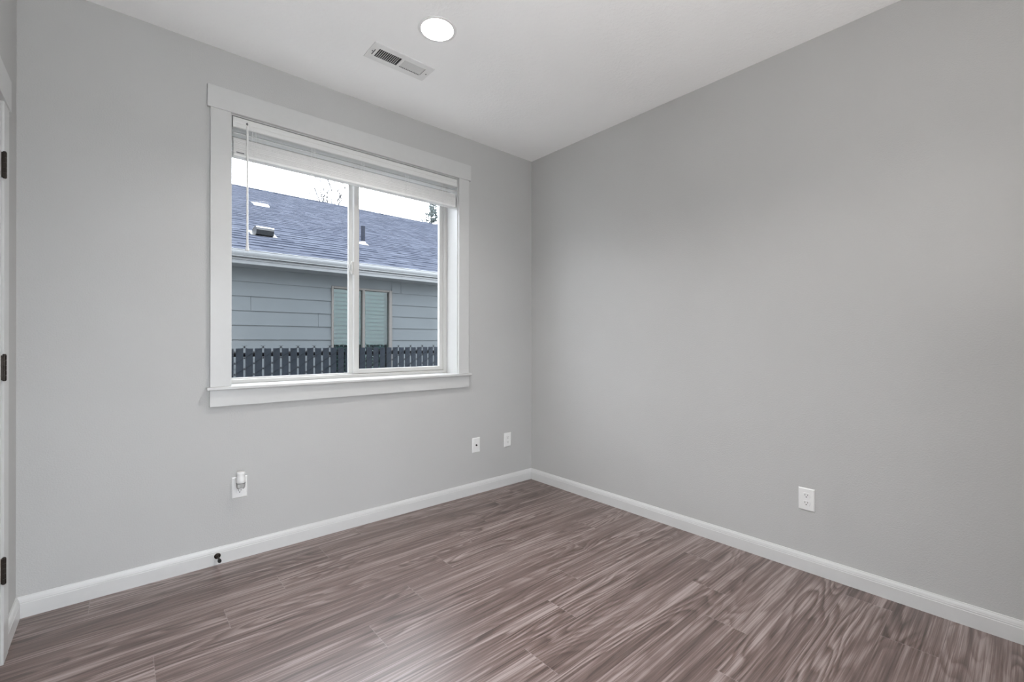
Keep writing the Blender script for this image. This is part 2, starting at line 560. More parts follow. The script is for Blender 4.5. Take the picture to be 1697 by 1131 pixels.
def sash(x0, x1, y0, y1, z0, z1, sl, sr, rb, rt_, name, glass_y):
    f = MB()
    f.box(x0, x0 + sl, y0, y1, z0, z1, 0.0025)
    f.box(x1 - sr, x1, y0, y1, z0, z1, 0.0025)
    f.box(x0 + sl - 0.002, x1 - sr + 0.002, y0, y1, z0, z0 + rb, 0.0025)
    f.box(x0 + sl - 0.002, x1 - sr + 0.002, y0, y1, z1 - rt_, z1, 0.0025)
    o = wpart(f, name, M['vinyl'])
    g = MB().box(x0 + sl - 0.004, x1 - sr + 0.004, glass_y - 0.0015, glass_y + 0.0015, z0 + rb - 0.004, z1 - rt_ + 0.004).build('glass_pane', M['glass'], o)
    return o
sash(WX0 + FL - 0.002, -1.488, 0.190, 0.214, WZ0 + 0.020, WZ1 - 0.022, 0.012, 0.030, 0.009, 0.03, 'fixed_sash', 0.203)
sl = sash(-1.497, WX1 - FW + 0.004, 0.152, 0.180, WZ0 + 0.024, WZ1 - 0.022, 0.036, 0.034, 0.030, 0.03, 'sliding_sash', 0.166)
lt = MB().box(-1.512, -1.496, 0.156, 0.176, 1.634, 1.722, 0.004)
lt.tube([(-1.512, 0.166, 1.645), (-1.519, 0.166, 1.66), (-1.520, 0.166, 1.69), (-1.512, 0.166, 1.715)], 0.004)
lt.build('latch', M['vinyl'], sl, smooth=True)['label'] = 'small white sash latch'

# ------------------------------------------------------------------ blind, raised
bl = tag(empty('window_blind', (-1.5, 0.03, 2.40)), 'white slatted blind drawn up to the top of the window', 'blind')
def bpart(mb, name, mat, smooth=False):
    o = mb.build(name, mat, smooth=smooth)
    o.parent = bl
    o.matrix_parent_inverse = Matrix.Translation((1.5, -0.03, -2.40))
    return o
BX0, BX1 = OX0 + 0.010, OX1 - 0.011
hr = MB().box(BX0 + 0.005, BX1 - 0.005, 0.006, 0.060, 2.3475, 2.402)
vprof = [(0.000, 2.345), (-0.004, 2.349), (-0.004, 2.366), (-0.002, 2.372), (-0.004, 2.378), (-0.004, 2.398), (0.000, 2.402), (0.006, 2.402), (0.006, 2.345)]
hr.extrude(vprof, lambda p: (BX0, p[0], p[1]), lambda p: (BX1, p[0], p[1]))
hr.box(BX0, BX0 + 0.005, -0.002, 0.03, 2.347, 2.402)
hr.box(BX1 - 0.005, BX1, -0.002, 0.03, 2.347, 2.402)
bpart(hr, 'headrail', M['valance'])
random.seed(3)
sm = MB()
def slat(z, tilt, dy=0.0, dx=0.0):
    c = Vector((0, 0.032 + dy, z))
    R = Matrix.Rotation(tilt, 4, 'X')
    sm.box(BX0 + 0.004 + dx, BX1 - 0.004 + dx, -0.0245, 0.0245, -0.0013, 0.0013, 0.0008, 1, R, c)
slat(2.3170, math.radians(1.0))
z = 2.2115
k = 0
while z < 2.290:
    slat(z, math.radians(random.uniform(-1.2, 1.2)), random.uniform(-0.0015, 0.0015), random.uniform(-0.001, 0.001))
    z += 0.0031
    k += 1
bpart(sm, 'slats', M['slat'])
br = MB().box(BX0 + 0.004, BX1 - 0.004, 0.006, 0.058, 2.1935, 2.2095, 0.004, 3)
bpart(br, 'bottom_rail', M['slat'])
for lx in (-2.120, -1.805, -1.500, -1.185, -0.885):
    c = MB()
    c.tube([(lx - 0.008, 0.0045, 2.36), (lx - 0.010, 0.0035, 2.30), (lx - 0.013, 0.0025, 2.25), (lx - 0.010, 0.0030, 2.20)], 0.0009, 6)
    c.tube([(lx + 0.008, 0.0045, 2.36), (lx + 0.010, 0.0035, 2.30), (lx + 0.015, 0.0025, 2.25), (lx + 0.010, 0.0030, 2.20)], 0.0009, 6)
    for zz in (2.325, 2.285, 2.262, 2.240, 2.222):
        c.tube([(lx - 0.011, 0.0035, zz), (lx, 0.001, zz - 0.006), (lx + 0.012, 0.0035, zz)], 0.0008, 6)
    c.lathe([(0.004, 0), (0.0055, 0.002), (0.0055, 0.008), (0.003, 0.010)], 12, 'Z', (lx, 0.03, 2.184))
    bpart(c, 'ladder_cord', M['cord'])
wd = MB().lathe([(0.0022, 0.690), (0.0052, 0.680), (0.0052, 0.10), (0.0058, 0.05), (0.0085, 0.012), (0.0085, 0.002), (0.006, 0.0)], 14, 'Z', (-2.155, -0.010, 1.678))
wd = bpart(wd, 'wand', M['plastic'], True)
wd['label'] = 'long white tilt wand'
hk = MB().tube([(-2.156, 0.004, 2.378), (-2.156, -0.009, 2.381), (-2.156, -0.012, 2.374), (-2.155, -0.010, 2.362)], 0.0022, 8)
hk.lathe([(0.0055, -0.0046), (0.0055, -0.0030)], 14, 'Y', (-2.156, 0.0, 2.377))
bpart(hk, 'wand_hook', M['duct'])
lb = MB().box(-2.205, -2.168, 0.0052, 0.0062, 2.2115, 2.2165)
bpart(lb, 'warning_tag', M['duct'])

# ------------------------------------------------------------------ door at the left edge
dr = struct(empty('door_1', (XL, -0.39, 0)), 'white door seen edge-on')
def dpart(mb, name, mat, smooth=False):
    o = mb.build(name, mat, smooth=smooth)
    o.parent = dr
    o.matrix_parent_inverse = Matrix.Translation((-XL, 0.39, 0))
    return o
DY0, DY1, DZ = -0.384, -1.196, 2.04
sb = MB().box(XL + 0.001, XL + 0.010, DY1, DY0 - 0.003, 0.010, DZ - 0.004, 0.002)
for (za, zb) in ((0.20, 0.95), (1.08, 1.90)):
    for (a, b) in ((DY1 + 0.11, DY1 + 0.37), (DY0 - 0.37, DY0 - 0.11)):
        sb.box(XL + 0.009, XL + 0.0135, a, b, za, zb, 0.003)
dpart(sb, 'door_panel', M['trim'])
for zc in (1.822, 1.085, 0.3455):
    hb = MB()
    for q in range(5):
        hb.lathe([(0.0052, 0.0), (0.0060, 0.0008), (0.0060, 0.0172), (0.0052, 0.018)], 14, 'Z', (-2.9965, -0.3825, zc - 0.046 + q * 0.0184))
    hb.lathe([(0.0035, -0.003), (0.0055, -0.001), (0.0055, 0.0)], 12, 'Z', (-2.9965, -0.3825, zc - 0.046))
    hb.lathe([(0.0055, 0.0), (0.0055, 0.001), (0.0035, 0.004)], 12, 'Z', (-2.9965, -0.3825, zc + 0.046))
    hb.box(-3.0045, -2.9985, -0.3885, -0.3765, zc - 0.045, zc + 0.045)
    h_ = dpart(hb, 'hinge', M['bronze'], True)
    h_['label'] = 'dark bronze hinge'
kb = MB().lathe([(0.026, 0.0), (0.026, 0.006), (0.010, 0.010), (0.010, 0.032), (0.022, 0.040), (0.028, 0.052), (0.024, 0.064), (0.008, 0.069)], 24, 'X', (XL + 0.010, DY1 + 0.065, 0.96))
dpart(kb, 'door_knob', M['bronze'], True)
tc = struct(empty('trim_2', (XL, -0.33, 0)), 'white flat door casing')
def cpart(mb, name):
    o = mb.build(name, M['trim'])
    o.parent = tc
    o.matrix_parent_inverse = Matrix.Translation((-XL, 0.33, 0))
cpart(MB().box(XL, XL + 0.016, -0.376, -0.285, 0, 2.057, 0.0015), 'side_casing')
cpart(MB().box(XL, XL + 0.016, -1.295, -1.204, 0, 2.057, 0.0015), 'side_casing')
cpart(MB().box(XL, XL + 0.020, -1.312, -0.268, 2.057, 2.174, 0.0015), 'header_board')

# ------------------------------------------------------------------ recessed lamps
def can_light():
    r = empty('ceiling_light', (*CAN1, H))
    tr_ = MB().lathe([(0.0770, 0.004), (0.0790, -0.0035), (0.0880, -0.0048), (0.0945, -0.0026), (0.0955, 0.0), (0.0940, 0.0012), (0.0780, 0.0046)], 48, cap=False)
    tr_.build('trim_ring', M['plastic'], r, smooth=True)
    bf = []
    prof = [(0.0772, 0.002)]
    for q in range(5):                                   # stepped baffle
        a = q / 5
        prof += [(0.0768 - 0.022 * a, 0.004 + 0.050 * a), (0.0768 - 0.022 * (a + 0.17), 0.004 + 0.050 * (a + 0.16))]
    prof += [(0.0535, 0.056)]
    MB().lathe(prof, 48, cap=False).build('baffle', M['plastic'], r)
    ln = MB().lathe([(0.0530, 0.0575), (0.0526, 0.0550), (0.030, 0.0525), (0.002, 0.0515)], 40)
    ln.build('lamp_lens', M['lamp'], r, smooth=True)
    return r
c1 = tag(can_light(), 'lit round recessed downlight in the ceiling beside the air register', 'ceiling light', 'recessed downlights')
c2 = copy_thing(c1)
c2.location = (*CAN2, H)
tag(c2, 'unseen recessed downlight added nearest the glazed door for more light', 'ceiling light', 'recessed downlights')

# unseen uplighter, added behind the camera as ambient fill
tl = tag(empty('fill_floor_lamp', (UPX, UPY, 0)), 'unseen uplighting lamp added in front of the glazed door as fill light', 'floor lamp')
MB().lathe([(0.13, 0.0), (0.13, 0.012), (0.10, 0.024), (0.02, 0.032)], 32).build('base', M['bronze'], tl, smooth=True)
MB().lathe([(0.011, 0.028), (0.011, UPZ - 0.06)], 16).build('pole', M['bronze'], tl, smooth=True)
MB().lathe([(0.02, UPZ - 0.07), (0.06, UPZ - 0.06), (0.13, UPZ - 0.01), (0.165, UPZ + 0.04), (0.160, UPZ + 0.04), (0.126, UPZ - 0.004), (0.058, UPZ - 0.052), (0.02, UPZ - 0.06)], 40).build('bowl_shade', M['bronze'], tl, smooth=True)
MB().lathe([(0.115, UPZ + 0.005), (0.118, UPZ + 0.010), (0.10, UPZ + 0.018), (0.002, UPZ + 0.022)], 32).build('bulb', M['fill_uplight'], tl, smooth=True)

# ------------------------------------------------------------------ ceiling register
vx, vy = (VENT[0] + VENT[1]) / 2, (VENT[2] + VENT[3]) / 2
vt = tag(empty('ceiling_vent', (vx, vy, H)), 'white louvred air register in the ceiling', 'air vent')
hw, hd = (VENT[1] - VENT[0]) / 2, (VENT[3] - VENT[2]) / 2
fp = MB()
ox, oy = hw - 0.040, hd - 0.036
for a in ((-hw, hw, -hd, -oy), (-hw, hw, oy, hd), (-hw, -ox, -oy, oy), (ox, hw, -oy, oy), (-0.008, 0.008, -oy, oy)):
    fp.box(a[0], a[1], a[2], a[3], -0.0055, -0.0035)
fp.extrude([(hw - 0.010, -0.0055), (hw, 0.0), (hw - 0.004, 0.0), (hw - 0.012, -0.0035)], lambda p: (p[0], -hd, p[1]), lambda p: (p[0], hd, p[1]))
fp.extrude([(-hw + 0.010, -0.0055), (-hw, 0.0), (-hw + 0.004, 0.0), (-hw + 0.012, -0.0035)], lambda p: (p[0], -hd, p[1]), lambda p: (p[0], hd, p[1]))
fp.extrude([(-hd - 0.001, 0.0), (-hd - 0.001, -0.0045), (-hd + 0.002, -0.0055), (-hd + 0.002, 0.0)], lambda p: (-hw, p[0], p[1]), lambda p: (hw, p[0], p[1]))
fp.extrude([(hd + 0.001, 0.0), (hd + 0.001, -0.0045), (hd - 0.002, -0.0055), (hd - 0.002, 0.0)], lambda p: (-hw, p[0], p[1]), lambda p: (hw, p[0], p[1]))
fp.build('face_plate', M['register'], vt)
lv = MB()
nb = 12
for side in (-1, 1):
    for q in range(nb):
        x = side * (0.0105 + (ox - 0.0105) * (q + 0.45) / nb)
        R = Matrix.Rotation(math.radians(-38 * side), 4, 'Y')
        lv.box(-0.0009, 0.0009, -oy, oy, -0.008, 0.008, 0, 1, R, Vector((x, 0, 0.0045)))
lv.build('louvers', M['register'], vt)
bx = MB()
for a in ((-ox - 0.006, -ox - 0.003, -oy, oy), (ox + 0.003, ox + 0.006, -oy, oy), (-ox, ox, -oy - 0.005, -oy - 0.002), (-ox, ox, oy + 0.002, oy + 0.005)):
    bx.box(a[0], a[1], a[2], a[3], 0.0, 0.12)
bx.box(-ox, ox, -oy, oy, 0.118, 0.121)
bx.box(-ox, -0.006, -0.004, 0.004, 0.014, 0.020)
bx.build('duct_boot', M['duct'], vt)
MB().box(-ox - 0.018, -ox - 0.013, -0.022, 0.030, -0.0075, -0.0050, 0.0008, 1).build('damper_lever', M['duct'], vt)
for sx in (-1, 1):
    MB().lathe([(0.0015, -0.0075), (0.0038, -0.0068), (0.0042, -0.0052)], 12, 'Z', (sx * (hw - 0.017), 0.0, 0)).build('screw', M['duct'], vt)

# ------------------------------------------------------------------ wall plates (built facing -y, origin on the wall at their centre)
def plate(mb, w=0.0735, h=0.1145, t=0.0055):
    b = bmesh.new()
    o = [(-w / 2, -h / 2), (w / 2, -h / 2), (w / 2, h / 2), (-w / 2, h / 2)]
    i_ = [(x * (1 - 0.009 / w * 1.0), z * (1 - 0.009 / h)) for x, z in o]
    lo = [b.verts.new((x, 0, z)) for x, z in o]
    mid = [b.verts.new((x, -t * 0.45, z)) for x, z in o]
    hi = [b.verts.new((x, -t, z)) for x, z in i_]
    for A, B in ((lo, mid), (mid, hi)):
        for k in range(4):
            b.faces.new((A[k], A[(k + 1) % 4], B[(k + 1) % 4], B[k]))
    b.faces.new(hi)
    b.faces.new(lo[::-1])
    bmesh.ops.recalc_face_normals(b, faces=b.faces[:])
    mb._join(b)
    return mb
def receptacle(zc):
    """round-sided face of one socket, proud of the plate"""
    prof = []
    for k in range(33):
        a = 2 * math.pi * k / 32
        prof.append((max(-0.0165, min(0.0165, 0.0172 * math.cos(a))), max(-0.0142, min(0.0142, 0.0172 * math.sin(a)))))
    prof = prof[:-1]
    mb = MB().extrude(prof, lambda p: (p[0], -0.0050, zc + p[1]), lambda p: (p[0] * 0.96, -0.0078, zc + p[1] * 0.96))
    return mb
def slots(zc):
    s_ = MB()
    s_.box(-0.0072, -0.0052, -0.0081, -0.0070, zc + 0.000, zc + 0.0085)
    s_.box(0.0052, 0.0072, -0.0081, -0.0070, zc + 0.001, zc + 0.0075)
    s_.lathe([(0.0027, -0.0081), (0.0027, -0.0070)], 12, 'Y', (0, 0, zc - 0.0065))
    return s_
def outlet(loc, rz):
    r = empty('wall_outlet', loc, rz)
    plate(MB()).build('cover_plate', M['plastic'], r)
    for zc in (0.0195, -0.0195):
        f = receptacle(zc).build('socket', M['plastic'], r)
        slots(zc).build('socket_slots', M['slot'], f)
    MB().lathe([(0.0018, -0.0066), (0.0028, -0.0062), (0.0028, -0.0052)], 12, 'Y').build('screw', M['plastic'], r)
    return r
o1 = outlet((0.0, -2.0715, 0.3705), math.radians(-90))
tag(o1, 'white duplex outlet on the right wall above the baseboard', 'outlet', 'duplex outlets')
o2 = copy_thing(o1)
o2.location, o2.rotation_euler = (-0.270, 0.0, 0.374), (0, 0, 0)
tag(o2, 'white duplex outlet on the window wall nearest the room corner', 'outlet', 'duplex outlets')
o3 = copy_thing(o1)
o3.location, o3.rotation_euler = (-2.189, 0.0, 0.387), (0, 0, 0)
tag(o3, 'white outlet under the window with a night light plugged in', 'outlet', 'duplex outlets')
cx_ = tag(empty('coax_plate', (-0.592, 0.0, 0.3765)), 'white wall plate with one round cable jack beside the corner outlet', 'wall plate')
plate(MB()).build('cover_plate', M['plastic'], cx_)
jk = MB().lathe([(0.0070, -0.0050), (0.0070, -0.0075), (0.0048, -0.0078), (0.0048, -0.0150), (0.0038, -0.0152)], 16, 'Y')
jk.build('cable_jack', M['bronze'], cx_, smooth=True)
for sz in (-0.042, 0.042):
    MB().lathe([(0.0015, -0.0066), (0.0027, -0.0062), (0.0027, -0.0050)], 12, 'Y', (0, 0, sz)).build('screw', M['plastic'], cx_)

# night light plugged into the upper socket
nl = tag(empty('night_light', (-2.189, -0.0085, 0.4065)), 'small white plug-in night light with clear lower shade', 'night light')
by = -0.030
body = MB().lathe([(0.0150, 0.006), (0.0205, 0.012), (0.0215, 0.028), (0.0212, 0.034), (0.0195, 0.042), (0.0195, 0.055), (0.0205, 0.059), (0.0205, 0.069), (0.0190, 0.072), (0.004, 0.0735)], 32, 'Z', (0, by, 0))
body.box(-0.0150, 0.0150, by, 0.0006, -0.012, 0.048, 0.003)
body.build('housing', M['plastic'], nl, smooth=True)
sh = MB().lathe([(0.0215, 0.010), (0.0218, 0.002), (0.0205, -0.010), (0.0165, -0.018), (0.0105, -0.022)], 32, 'Z', (0, by, 0), cap=False)
sh.build('clear_shade', M['clear_plastic'], nl, smooth=True)
MB().lathe([(0.0222, 0.0105), (0.0226, 0.0120), (0.0222, 0.0135)], 32, 'Z', (0, by, 0), cap=False).build('seam_ring', M['duct'], nl)
MB().lathe([(0.0060, 0.006), (0.0068, -0.002), (0.0055, -0.012), (0.0020, -0.016)], 16, 'Z', (0, by, 0)).build('bulb', M['clear_plastic'], nl, smooth=True)

# ------------------------------------------------------------------ door stop
ds = tag(empty('door_stop', (-2.292, -0.0142, 0.047)), 'dark bronze door stop on the baseboard under the window', 'door stop')
MB().lathe([(0.0150, 0.0), (0.0150, -0.002), (0.0110, -0.006), (0.0070, -0.009)], 24, 'Y').build('base_flange', M['bronze'], ds, smooth=True)
MB().lathe([(0.0065, -0.006), (0.0050, -0.014), (0.0050, -0.058), (0.0062, -0.062)], 18, 'Y').build('rod', M['bronze'], ds, smooth=True)
MB().lathe([(0.0078, -0.060), (0.0085, -0.064), (0.0085, -0.076), (0.0070, -0.080)], 20, 'Y').build('rubber_tip', M['rubber'], ds, smooth=True)

# ------------------------------------------------------------------ outside: added bounce slab, ground, fence, neighbouring house, trees
GZ = -0.62
gr = struct(MB().box(-40, 40, -40, 60, GZ - 0.2, GZ).build('ground', M['gravel']), 'side yard ground beyond the window')

struct(MB().box(-7, 4, -9, YB - T - 0.005, -0.25, -0.10).build('bounce_slab', M['concrete']), 'unseen pale concrete slab added behind the room to bounce light inside')  # unseen slab, added to bounce daylight up to the ceiling

FY = 1.50
fe = tag(empty('chain_link_fence', (-1.0, FY, GZ)), 'chain link fence filled with dark upright slats beyond the window', 'fence')
def fpart(mb, name, mat):
    o = mb.build(name, mat)
    o.parent = fe
    o.matrix_parent_inverse = Matrix.Translation((1.0, -FY, -GZ))
    return o
PITCH = 0.07025
FX0, NS = -1.9681 - 25 * PITCH, 88
FT = 1.122
random.seed(8)
sl0 = None
for q in range(NS):
    xa = FX0 + q * PITCH + 0.0078
    xb = FX0 + (q + 1) * PITCH - 0.0078
    dz = random.uniform(-0.0015, 0.0015)
    fpart(MB().box(xa, xb, FY - 0.004, FY + 0.004, GZ + 0.03, FT + dz, 0.002, 1), 'privacy_slat', M['slat_fence'])
fpart(MB().tube([(FX0 - 0.3, FY + 0.030, 1.067), (FX0 + NS * PITCH + 0.3, FY + 0.030, 1.067)], 0.0165, 12), 'top_rail', M['rail'])
wm = MB()
P2 = 0.0925                                # vertical period of the mesh
nz = int((FT - GZ) / P2) + 1
ztop = FT + 0.012
for q in range(NS + 1):
    x = FX0 + q * PITCH
    # every joint is where two wires hook around each other; neighbours are half a period apart
    for k in range(nz):
        z_ = ztop - k * P2 - (P2 / 2 if q % 2 else 0)
        if z_ < GZ + 0.05:
            continue
        wm.tube([(x - 0.004, FY - 0.0085, z_ + 0.009), (x + 0.002, FY - 0.011, z_), (x - 0.004, FY - 0.0085, z_ - 0.009)], 0.0019, 5)
        wm.tube([(x + 0.004, FY + 0.0085, z_ + 0.009), (x - 0.003, FY - 0.006, z_), (x + 0.004, FY + 0.0085, z_ - 0.009)], 0.0019, 5)
        for s_ in (-1, 1):
            x2 = x + s_ * PITCH
            if q + s_ < 0 or q + s_ > NS:
                continue
            for dz_ in ((-P2 / 2,) if s_ > 0 else (-P2 / 2,)):
                front = -1 if s_ < 0 else 1
                wm.tube([(x, FY + front * 0.0085, z_), (x2, FY + front * 0.0085, z_ + dz_)], 0.0015, 4)
    if q % 2 == 0:                          # twisted ends standing above the slats
        wm.tube([(x, FY, ztop - 0.012), (x + 0.001, FY - 0.001, ztop + 0.004)], 0.0035, 5)
        wm.tube([(x, FY, ztop + 0.002), (x - 0.018, FY - 0.002, ztop + 0.012)], 0.0016, 5)
        wm.tube([(x, FY, ztop + 0.002), (x + 0.018, FY + 0.002, ztop + 0.012)], 0.0016, 5)
fpart(wm, 'wire_mesh', M['wire'])
for px in (FX0 - 0.1, FX0 + 40 * PITCH + PITCH / 2, FX0 + NS * PITCH + 0.1):
    fpart(MB().tube([(px, FY + 0.075, GZ - 0.1), (px, FY + 0.075, 1.09)], 0.024, 12), 'post', M['rail'])

# neighbouring house
HY = 3.40                                   # face of its siding
HX0, HX1 = -7.0, 11.0
RS, RY0, RZ0 = 0.43, 3.02, 2.215            # roof slope, lower edge
RY1 = 8.57
RZ1 = RZ0 + RS * (RY1 - RY0)
ho = tag(empty('neighbouring_house', (0, HY, GZ)), 'grey lap-sided house with blue-grey shingle roof seen through the window', 'house')
def hpart(mb, name, mat, parent=None, smooth=False):
    o = mb.build(name, mat, smooth=smooth)
    if parent is None:
        o.parent = ho
        o.matrix_parent_inverse = Matrix.Translation((0, -HY, -GZ))
    else:
        o.parent = parent
    return o
NWX0, NWX1, NWZ0, NWZ1 = -0.530, 0.352, 0.72, 1.936
sd = MB()
RV = 0.1755
zs = [1.2065 + RV * k for k in range(-11, 6)]
joints = {2: [-1.491], 1: [-0.701], 4: [0.501], 0: [2.1], 3: [-3.0, 2.6], -1: [-2.6, 1.6]}
for i, z0 in enumerate(zs):
    k = i - 11
    z1 = z0 + RV
    if z1 < GZ + 0.1:
        continue
    cuts = [HX0] + sorted(joints.get(k, [])) + [HX1]
    for a, b in zip(cuts[:-1], cuts[1:]):
        a, b = a + 0.0015, b - 0.0015
        segs = [(a, b)]
        if z0 < NWZ1 and z1 > NWZ0:          # leave the window out
            segs = []
            if a < NWX0:
                segs.append((a, min(b, NWX0)))
            if b > NWX1:
                segs.append((max(a, NWX1), b))
        for (p, q) in segs:
            sd.extrude([(HY - 0.017, z0 - 0.004), (HY - 0.002, z1 + 0.012), (HY + 0.006, z1 + 0.012), (HY + 0.006, z0 - 0.004)],
                       lambda v, p=p: (p, v[0], v[1]), lambda v, q=q: (q, v[0], v[1]))
for (xa, xb, za, zb) in ((NWX0, NWX1, 1.90, 2.2),):
    sd.box(xa, xb, HY - 0.004, HY + 0.004, NWZ1 + 0.0, 2.10)
wl = hpart(sd, 'siding', M['siding'])
wb = MB()
wb.box(HX0, NWX0, HY + 0.006, HY + 0.15, GZ, 2.30)
wb.box(NWX1, HX1, HY + 0.006, HY + 0.15, GZ, 2.30)
wb.box(NWX0, NWX1, HY + 0.006, HY + 0.15, GZ, NWZ0)
wb.box(NWX0, NWX1, HY + 0.006, HY + 0.15, NWZ1, 2.30)
wb.box(HX0, HX1, 13.9, 14.05, GZ, 2.30)
for xx in (HX0, HX1 - 0.15):
    wb.extrude([(HY + 0.15, GZ), (13.9, GZ), (13.9, 2.2), (RY1, RZ1 - 0.25), (HY + 0.15, 2.2)], lambda p, xx=xx: (xx, p[0], p[1]), lambda p, xx=xx: (xx + 0.15, p[0], p[1]))
hpart(wb, 'wall', M['siding'])
hpart(MB().box(HX0 - 0.3, HX1 + 0.3, 3.115, HY + 0.02, 2.075, 2.090), 'soffit', M['soffit'])
hpart(MB().box(HX0 - 0.3, HX1 + 0.3, 3.095, 3.118, 2.078, 2.215), 'fascia', M['house_trim'])
gp = [(3.094, 2.222), (3.094, 2.146), (3.030, 2.146), (3.028, 2.156), (3.016, 2.166), (3.004, 2.182), (3.000, 2.196), (3.000, 2.212), (2.994, 2.222), (3.006, 2.226), (3.008, 2.205), (3.030, 2.156), (3.088, 2.152), (3.088, 2.222)]
hpart(MB().extrude(gp, lambda p: (HX0 - 0.3, p[0], p[1]), lambda p: (HX1 + 0.3, p[0], p[1])), 'gutter', M['gutter'])
hpart(MB().box(HX0 - 0.3, HX1 + 0.3, 3.080, 3.098, 2.118, 2.138, 0.003), 'drip_moulding', M['gutter'])
# roof: stepped courses on the near slope, plain far slope
rf = MB()
ncr = int((RY1 - RY0) / 0.1314) + 1
for k in range(ncr):
    ya = RY0 + k * 0.1314
    yb = min(ya + 0.1314 + 0.03, RY1)
    if yb - ya < 0.02:
        continue
    za, zb = RZ0 + RS * (ya - RY0), RZ0 + RS * (yb - RY0)
    rf.extrude([(ya, za - 0.02), (ya, za + 0.010), (yb, zb + 0.001), (yb, zb - 0.02)], lambda p: (HX0 - 0.3, p[0], p[1]), lambda p: (HX1 + 0.3, p[0], p[1]))
rf.extrude([(RY1, RZ1 - 0.02), (RY1, RZ1), (14.2, RZ1 - RS * (14.2 - RY1)), (14.2, RZ1 - RS * (14.2 - RY1) - 0.02)], lambda p: (HX0 - 0.3, p[0], p[1]), lambda p: (HX1 + 0.3, p[0], p[1]))
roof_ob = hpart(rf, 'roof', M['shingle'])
rc = MB()
x = HX0 - 0.3
while x < HX1 + 0.3:
    rc.extrude([(RY1 - 0.13, RZ1 - 0.056 + 0.012), (RY1, RZ1 + 0.014), (RY1 + 0.13, RZ1 - 0.056 + 0.012), (RY1 + 0.13, RZ1 - 0.062), (RY1, RZ1 - 0.004), (RY1 - 0.13, RZ1 - 0.062)],
               lambda p, x=x: (x, p[0], p[1] + 0.004), lambda p, x=x: (x + 0.19, p[0], p[1]))
    x += 0.185
hpart(rc, 'ridge_cap', M['shingle'])

def on_roof(y):
    return RZ0 + RS * (y - RY0)
SL = math.atan(RS)
def roof_frame(x, y, rz=0.0):
    return Matrix.Translation((x, y, on_roof(y) + 0.008)) @ Matrix.Rotation(SL, 4, 'X') @ Matrix.Rotation(rz, 4, 'Z')
# slant-back box vent: hood with dark throat, on a flange
bv = MB()
F_ = roof_frame(-1.245, 3.95)
hood = [(-0.125, 0.022), (-0.130, 0.085), (-0.115, 0.108), (-0.085, 0.118), (-0.02, 0.104), (0.13, 0.02), (0.13, 0.0), (-0.075, 0.0)]
bv.extrude(hood, lambda p: F_ @ Vector((-0.105, p[0], p[1])), lambda p: F_ @ Vector((0.105, p[0], p[1])))
vbx = hpart(bv, 'roof_vent', M['vent_black'])
vbx['label'] = 'black box vent on the shingles'
hc = MB()
hc.extrude([(-0.116, 0.110), (-0.086, 0.1205), (-0.02, 0.1065), (0.132, 0.0225), (0.130, 0.020), (-0.02, 0.1035), (-0.085, 0.1175)], lambda p: F_ @ Vector((-0.107, p[0], p[1])), lambda p: F_ @ Vector((0.107, p[0], p[1])))
hpart(hc, 'vent_hood', M['lead'])
fg = MB()
fg.extrude([(-0.125, 0.0), (-0.125, 0.004), (0.15, 0.004), (0.15, 0.0)], lambda p: F_ @ Vector((-0.16, p[0], p[1])), lambda p: F_ @ Vector((0.16, p[0], p[1])))
hpart(fg, 'vent_flashing', M['vent_black'])
# plumbing pipe with a bright boot
px, py = 0.285, 4.29
pz = on_roof(py)
pp = hpart(MB().lathe([(0.0335, -0.05), (0.0335, 0.30), (0.026, 0.30), (0.026, 0.22)], 18, 'Z', (px, py, pz)), 'vent_pipe', M['pipe'], None, True)
pp['label'] = 'dark upright vent pipe on the roof'
pf = MB()
G_ = roof_frame(px, py)
pf.extrude([(-0.07, 0.0), (-0.07, 0.006), (0.12, 0.006), (0.12, 0.0)], lambda p: G_ @ Vector((-0.072, p[0], p[1])), lambda p: G_ @ Vector((0.072, p[0], p[1])))
pf.lathe([(0.060, -0.03), (0.052, 0.01), (0.038, 0.035), (0.034, 0.038)], 20, 'Z', (px, py, pz + 0.01))
hpart(pf, 'pipe_boot', M['lead'], None, True)
# low pale vent near the ridge
lv_ = MB()
K_ = roof_frame(-0.772, 6.42)
lv_.extrude([(-0.16, 0.0), (-0.15, 0.02), (-0.04, 0.032), (0.16, 0.008), (0.16, 0.0)], lambda p: K_ @ Vector((-0.125, p[0], p[1])), lambda p: K_ @ Vector((0.125, p[0], p[1])))
q_ = hpart(lv_, 'low_vent', M['lead'])
q_['label'] = 'pale metal vent high on the roof'

# window of the house: slider with a closed blind inside
hw_ = MB()
for (xa, xb, za, zb) in ((NWX0, NWX0 + 0.028, NWZ0, NWZ1), (NWX1 - 0.046, NWX1, NWZ0, NWZ1), (NWX0 + 0.028, NWX1 - 0.046, NWZ1 - 0.028, NWZ1), (NWX0 + 0.028, NWX1 - 0.046, NWZ0, NWZ0 + 0.03), (-0.098, -0.063, NWZ0 + 0.03, NWZ1 - 0.028)):
    hw_.box(xa, xb, HY - 0.028, HY + 0.07, za, zb, 0.004, 1)
hwin = hpart(hw_, 'house_window', M['tan'])
hwin['label'] = 'taupe framed sliding window'
hpart(MB().box(NWX0 + 0.02, NWX1 - 0.02, HY + 0.010, HY + 0.014, NWZ0 + 0.02, NWZ1 - 0.02), 'glass_pane', M['far_glass'], hwin).matrix_parent_inverse = Matrix.Identity(4)
hb_ = MB()
z = NWZ0 + 0.03
while z < NWZ1 - 0.03:
    for (xa, xb) in ((NWX0 + 0.04, -0.105), (-0.060, 0.262)):
        hb_.box(xa, xb, -0.0015, 0.0015, -0.0215, 0.0215, 0, 1, Matrix.Rotation(math.radians(40), 4, 'X'), Vector((0, HY + 0.055, z)))
    z += 0.0565
hpart(hb_, 'blind_slats', M['far_blind'], hwin)
